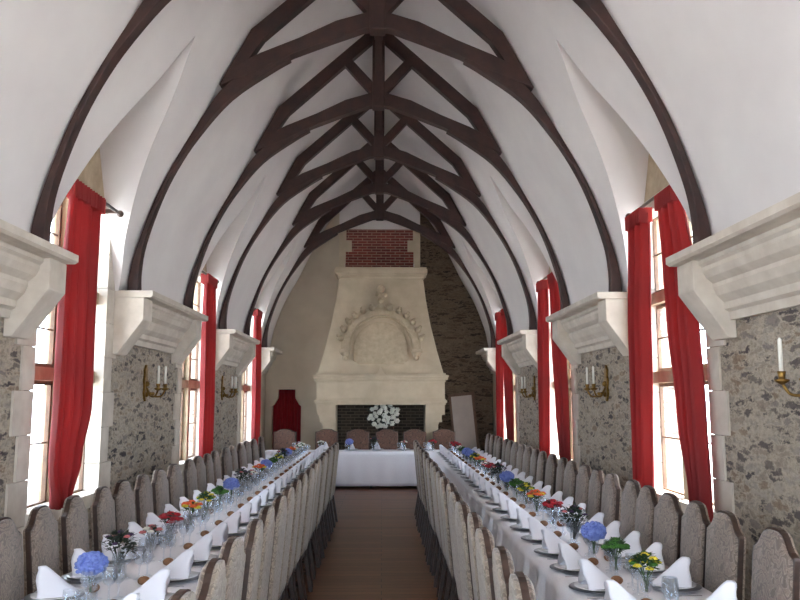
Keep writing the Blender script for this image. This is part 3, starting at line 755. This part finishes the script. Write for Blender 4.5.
KIND = {'yellow': ('yellow and green flower posy', m_bouquet('posy', ['yellow', 'yellow', 'green'], 'leaf', 11, .070, 11, .021, .85, .18, 130)),
        'green': ('round green flower posy', m_bouquet('posy', ['green'], 'leaf', 12, .062, 13, .026, .85, .17, 110)),
        'blue': ('blue hydrangea head', m_bouquet('hydrangea', ['blue'], 'leaf', 13, .05, 1, .078, .7, .18, 14)),
        'mixed': ('loose dark green and violet posy', m_bouquet('posy', ['violet', 'darkleaf', 'violet', 'pink'], 'darkleaf', 14, .092, 9, .018, .9, .20, 190)),
        'red': ('deep red flower posy', m_bouquet('posy', ['redf'], 'darkleaf', 15, .070, 11, .029, .7, .18, 80)),
        'orange': ('orange and red flower posy', m_bouquet('posy', ['orange', 'orange', 'yellow'], 'leaf', 16, .072, 11, .028, .7, .18, 80)),
        'pinkw': ('pink and white flower posy', m_bouquet('posy', ['pink', 'whitef'], 'darkleaf', 17, .06, 8, .022, .7)),
        'white': ('white flower posy', m_bouquet('posy', ['whitef'], 'leaf', 18, .06, 8, .024, .7))}
KP = {k: (v[0], Proto(v[1])) for k, v in KIND.items()}
RY = [4.41, 4.96, 5.47, 6.02, 6.75, 7.45, 8.0, 8.55, 9.2, 9.9, 10.5, 11.1, 11.7, 12.3, 12.9, 13.5, 14.1, 14.7, 15.3, 15.8]
RK = ['yellow', 'green', 'blue', 'mixed', 'red', 'orange', 'yellow', 'green', 'blue', 'mixed', 'red', 'pinkw', 'orange', 'yellow', 'blue', 'blue', 'green', 'white', 'red', 'red']
LY = [4.48, 4.95, 5.61, 6.09, 6.75, 7.3, 7.9, 8.5, 9.15, 9.8, 10.4, 11.0, 11.6, 12.2, 12.8, 13.4, 14.0, 14.6, 15.2, 15.8]
LK = ['blue', 'mixed', 'pinkw', 'red', 'orange', 'yellow', 'green', 'blue', 'mixed', 'pinkw', 'orange', 'blue', 'green', 'yellow', 'mixed', 'blue', 'orange', 'pinkw', 'white', 'white']
seq = [(1.455, y, k, 'right', i) for i, (y, k) in enumerate(zip(RY, RK))]+[(-1.60, y, k, 'left', i) for i, (y, k) in enumerate(zip(LY, LK))]
for x, y, k, sd, i in seq:
    w = 'the %s vase of the %s table' % (ORD[i] if i else 'nearest', sd)
    z_ = zt
    vp.put((x, y, z_), 0, 'stemmed clear glass vase, %s one along the %s table' % (ORD[i] if i else 'nearest', sd), 'glass vases down the tables')
    KP[k][1].put((x, y, z_+.0), rnd.uniform(0, 6), '%s in %s' % (KP[k][0], w), 'posies down the tables')
for px, k in ((322, 'white'), (350, 'blue'), (374, 'mixed'), (404, 'pinkw'), (432, 'red')):
    x = (px-382)*16.5/F; nm = {322: 'leftmost', 350: 'second from the left', 374: 'middle', 404: 'second from the right', 432: 'rightmost'}[px]
    vp.put((x, 16.5, zt), 0, 'stemmed clear glass vase on the head table, %s' % nm, 'glass vases on the head table')
    KP[k][1].put((x, 16.5, zt), 1, '%s on the head table, %s' % (KP[k][0], nm), 'posies on the head table')
# the big white bouquet in the hearth on its iron stand
st = thing('flower_stand', 'black iron pedestal stand in the hearth under the white bouquet', 'stand', (.02, 17.85, .04))
MB().lathe([(.20, 0), (.20, .02), (.04, .05), (.03, .5), (.06, .6), (.03, .7), (.04, .95), (.14, 1.0), (.15, 1.02)], 16).build('pedestal', 'iron', st)
MB().lathe([(.07, 1.02), (.12, 1.10), (.13, 1.2), (.11, 1.22), (.03, 1.1)], 16, caps=False).build('bowl', 'iron', st)
q = random.Random(5); bq = thing('bouquet', 'large bouquet of white roses and dark leaves in the hearth', 'bouquet', (.02, 17.85, 1.24))
m = MB()
for k in range(420):
    a = q.uniform(0, 2*pi); e = q.uniform(-.9, 1.5); rr = .38*q.uniform(.5, 1.1); c = Vector((rr*cos(e)*cos(a), rr*.55*cos(e)*sin(a), .22+rr*.8*sin(e)))
    d = Vector((cos(a), sin(a)*.5, q.uniform(-.6, .9))).normalized(); s_ = d.cross(Vector((0, 0, 1))).normalized(); L = q.uniform(.06, .12)
    m.add([c-d*L*.5, c+s_*L*.28, c+d*L*.6, c-s_*L*.28, c+Vector((0, 0, .01))], [(0, 1, 4), (1, 2, 4), (2, 3, 4), (3, 0, 4)], True)
for k in range(14):
    a = q.uniform(0, 2*pi); m.tube([(0, 0, -.1), (.2*cos(a), .1*sin(a), .15)], .006, 5)
m.build('foliage', 'darkleaf', bq, recalc=False)
for k in range(30):
    rr = .34*math.sqrt((k+.5)/30); a = k*2.39996; m = MB(); dz = math.sqrt(max(0, .38**2-rr**2))
    c = (rr*cos(a)*1.08+q.uniform(-.02, .02), -.55*dz+q.uniform(-.03, .03), .22+rr*sin(a)*.85+q.uniform(-.02, .02))
    br = q.uniform(.045, .065); m.ball(c, br*.6, 8, 5, .9)
    for i in range(6): b = 2*pi*i/6; m.ball((c[0]+br*.6*cos(b), c[1]+.01, c[2]+br*.6*sin(b)), br*.5, 6, 4, .8, .1, q)
    m.build('rose', 'whitef', bq)

# leaning board right of the fireplace
lb = thing('leaning_board', 'tall pale board in a brown wooden frame leaning beside the fireplace', 'board', (1.99, 17.95, 0.02), -.12)
lb.rotation_euler = (-.16, -.10, -.15)
MB().box(-.25, .25, -.015, .015, .06, 1.92).build('panel', 'panelwhite', lb)
for a in ((-.30, -.24, 0, 1.98), (.24, .30, 0, 1.98)): MB().box(a[0], a[1], -.03, .03, a[2], a[3]).build('frame_stile', 'frame', lb)
for a in ((.0, .07), (1.91, 1.98)): MB().box(-.24, .24, -.03, .03, *a).build('frame_rail', 'frame', lb)

# ------------------------------------------------------------------ light: daylight through the windows
W = bpy.data.worlds.new('daylight'); S.world = W; W.use_nodes = True
bg = W.node_tree.nodes['Background']; bg.inputs['Color'].default_value = (.70, .84, 1.0, 1); bg.inputs['Strength'].default_value = 13.0
sl = bpy.data.lights.new('sun', 'SUN'); sl.energy = 34; sl.angle = .009; sl.color = (1, .95, .88)
so = bpy.data.objects.new('sun', sl); COL.objects.link(so); so.rotation_euler = (.12, math.radians(17), 0)
def portal(x, y, z, sx, sz, rot):
    l = bpy.data.lights.new('portal', 'AREA'); l.shape = 'RECTANGLE'; l.size = sx; l.size_y = sz; l.cycles.is_portal = True
    o = bpy.data.objects.new('portal', l); COL.objects.link(o); o.location = (x, y, z); o.rotation_euler = rot
for s in (-1, 1):
    for c in BAYC: portal(XC+s*(HW+.53), c, (HD+SILL)/2, HD-SILL, 2*OH, (0, s*pi/2, 0))
portal(-.06, -4.03, 2.25, 2.28, 3.9, (pi/2, 0, 0))
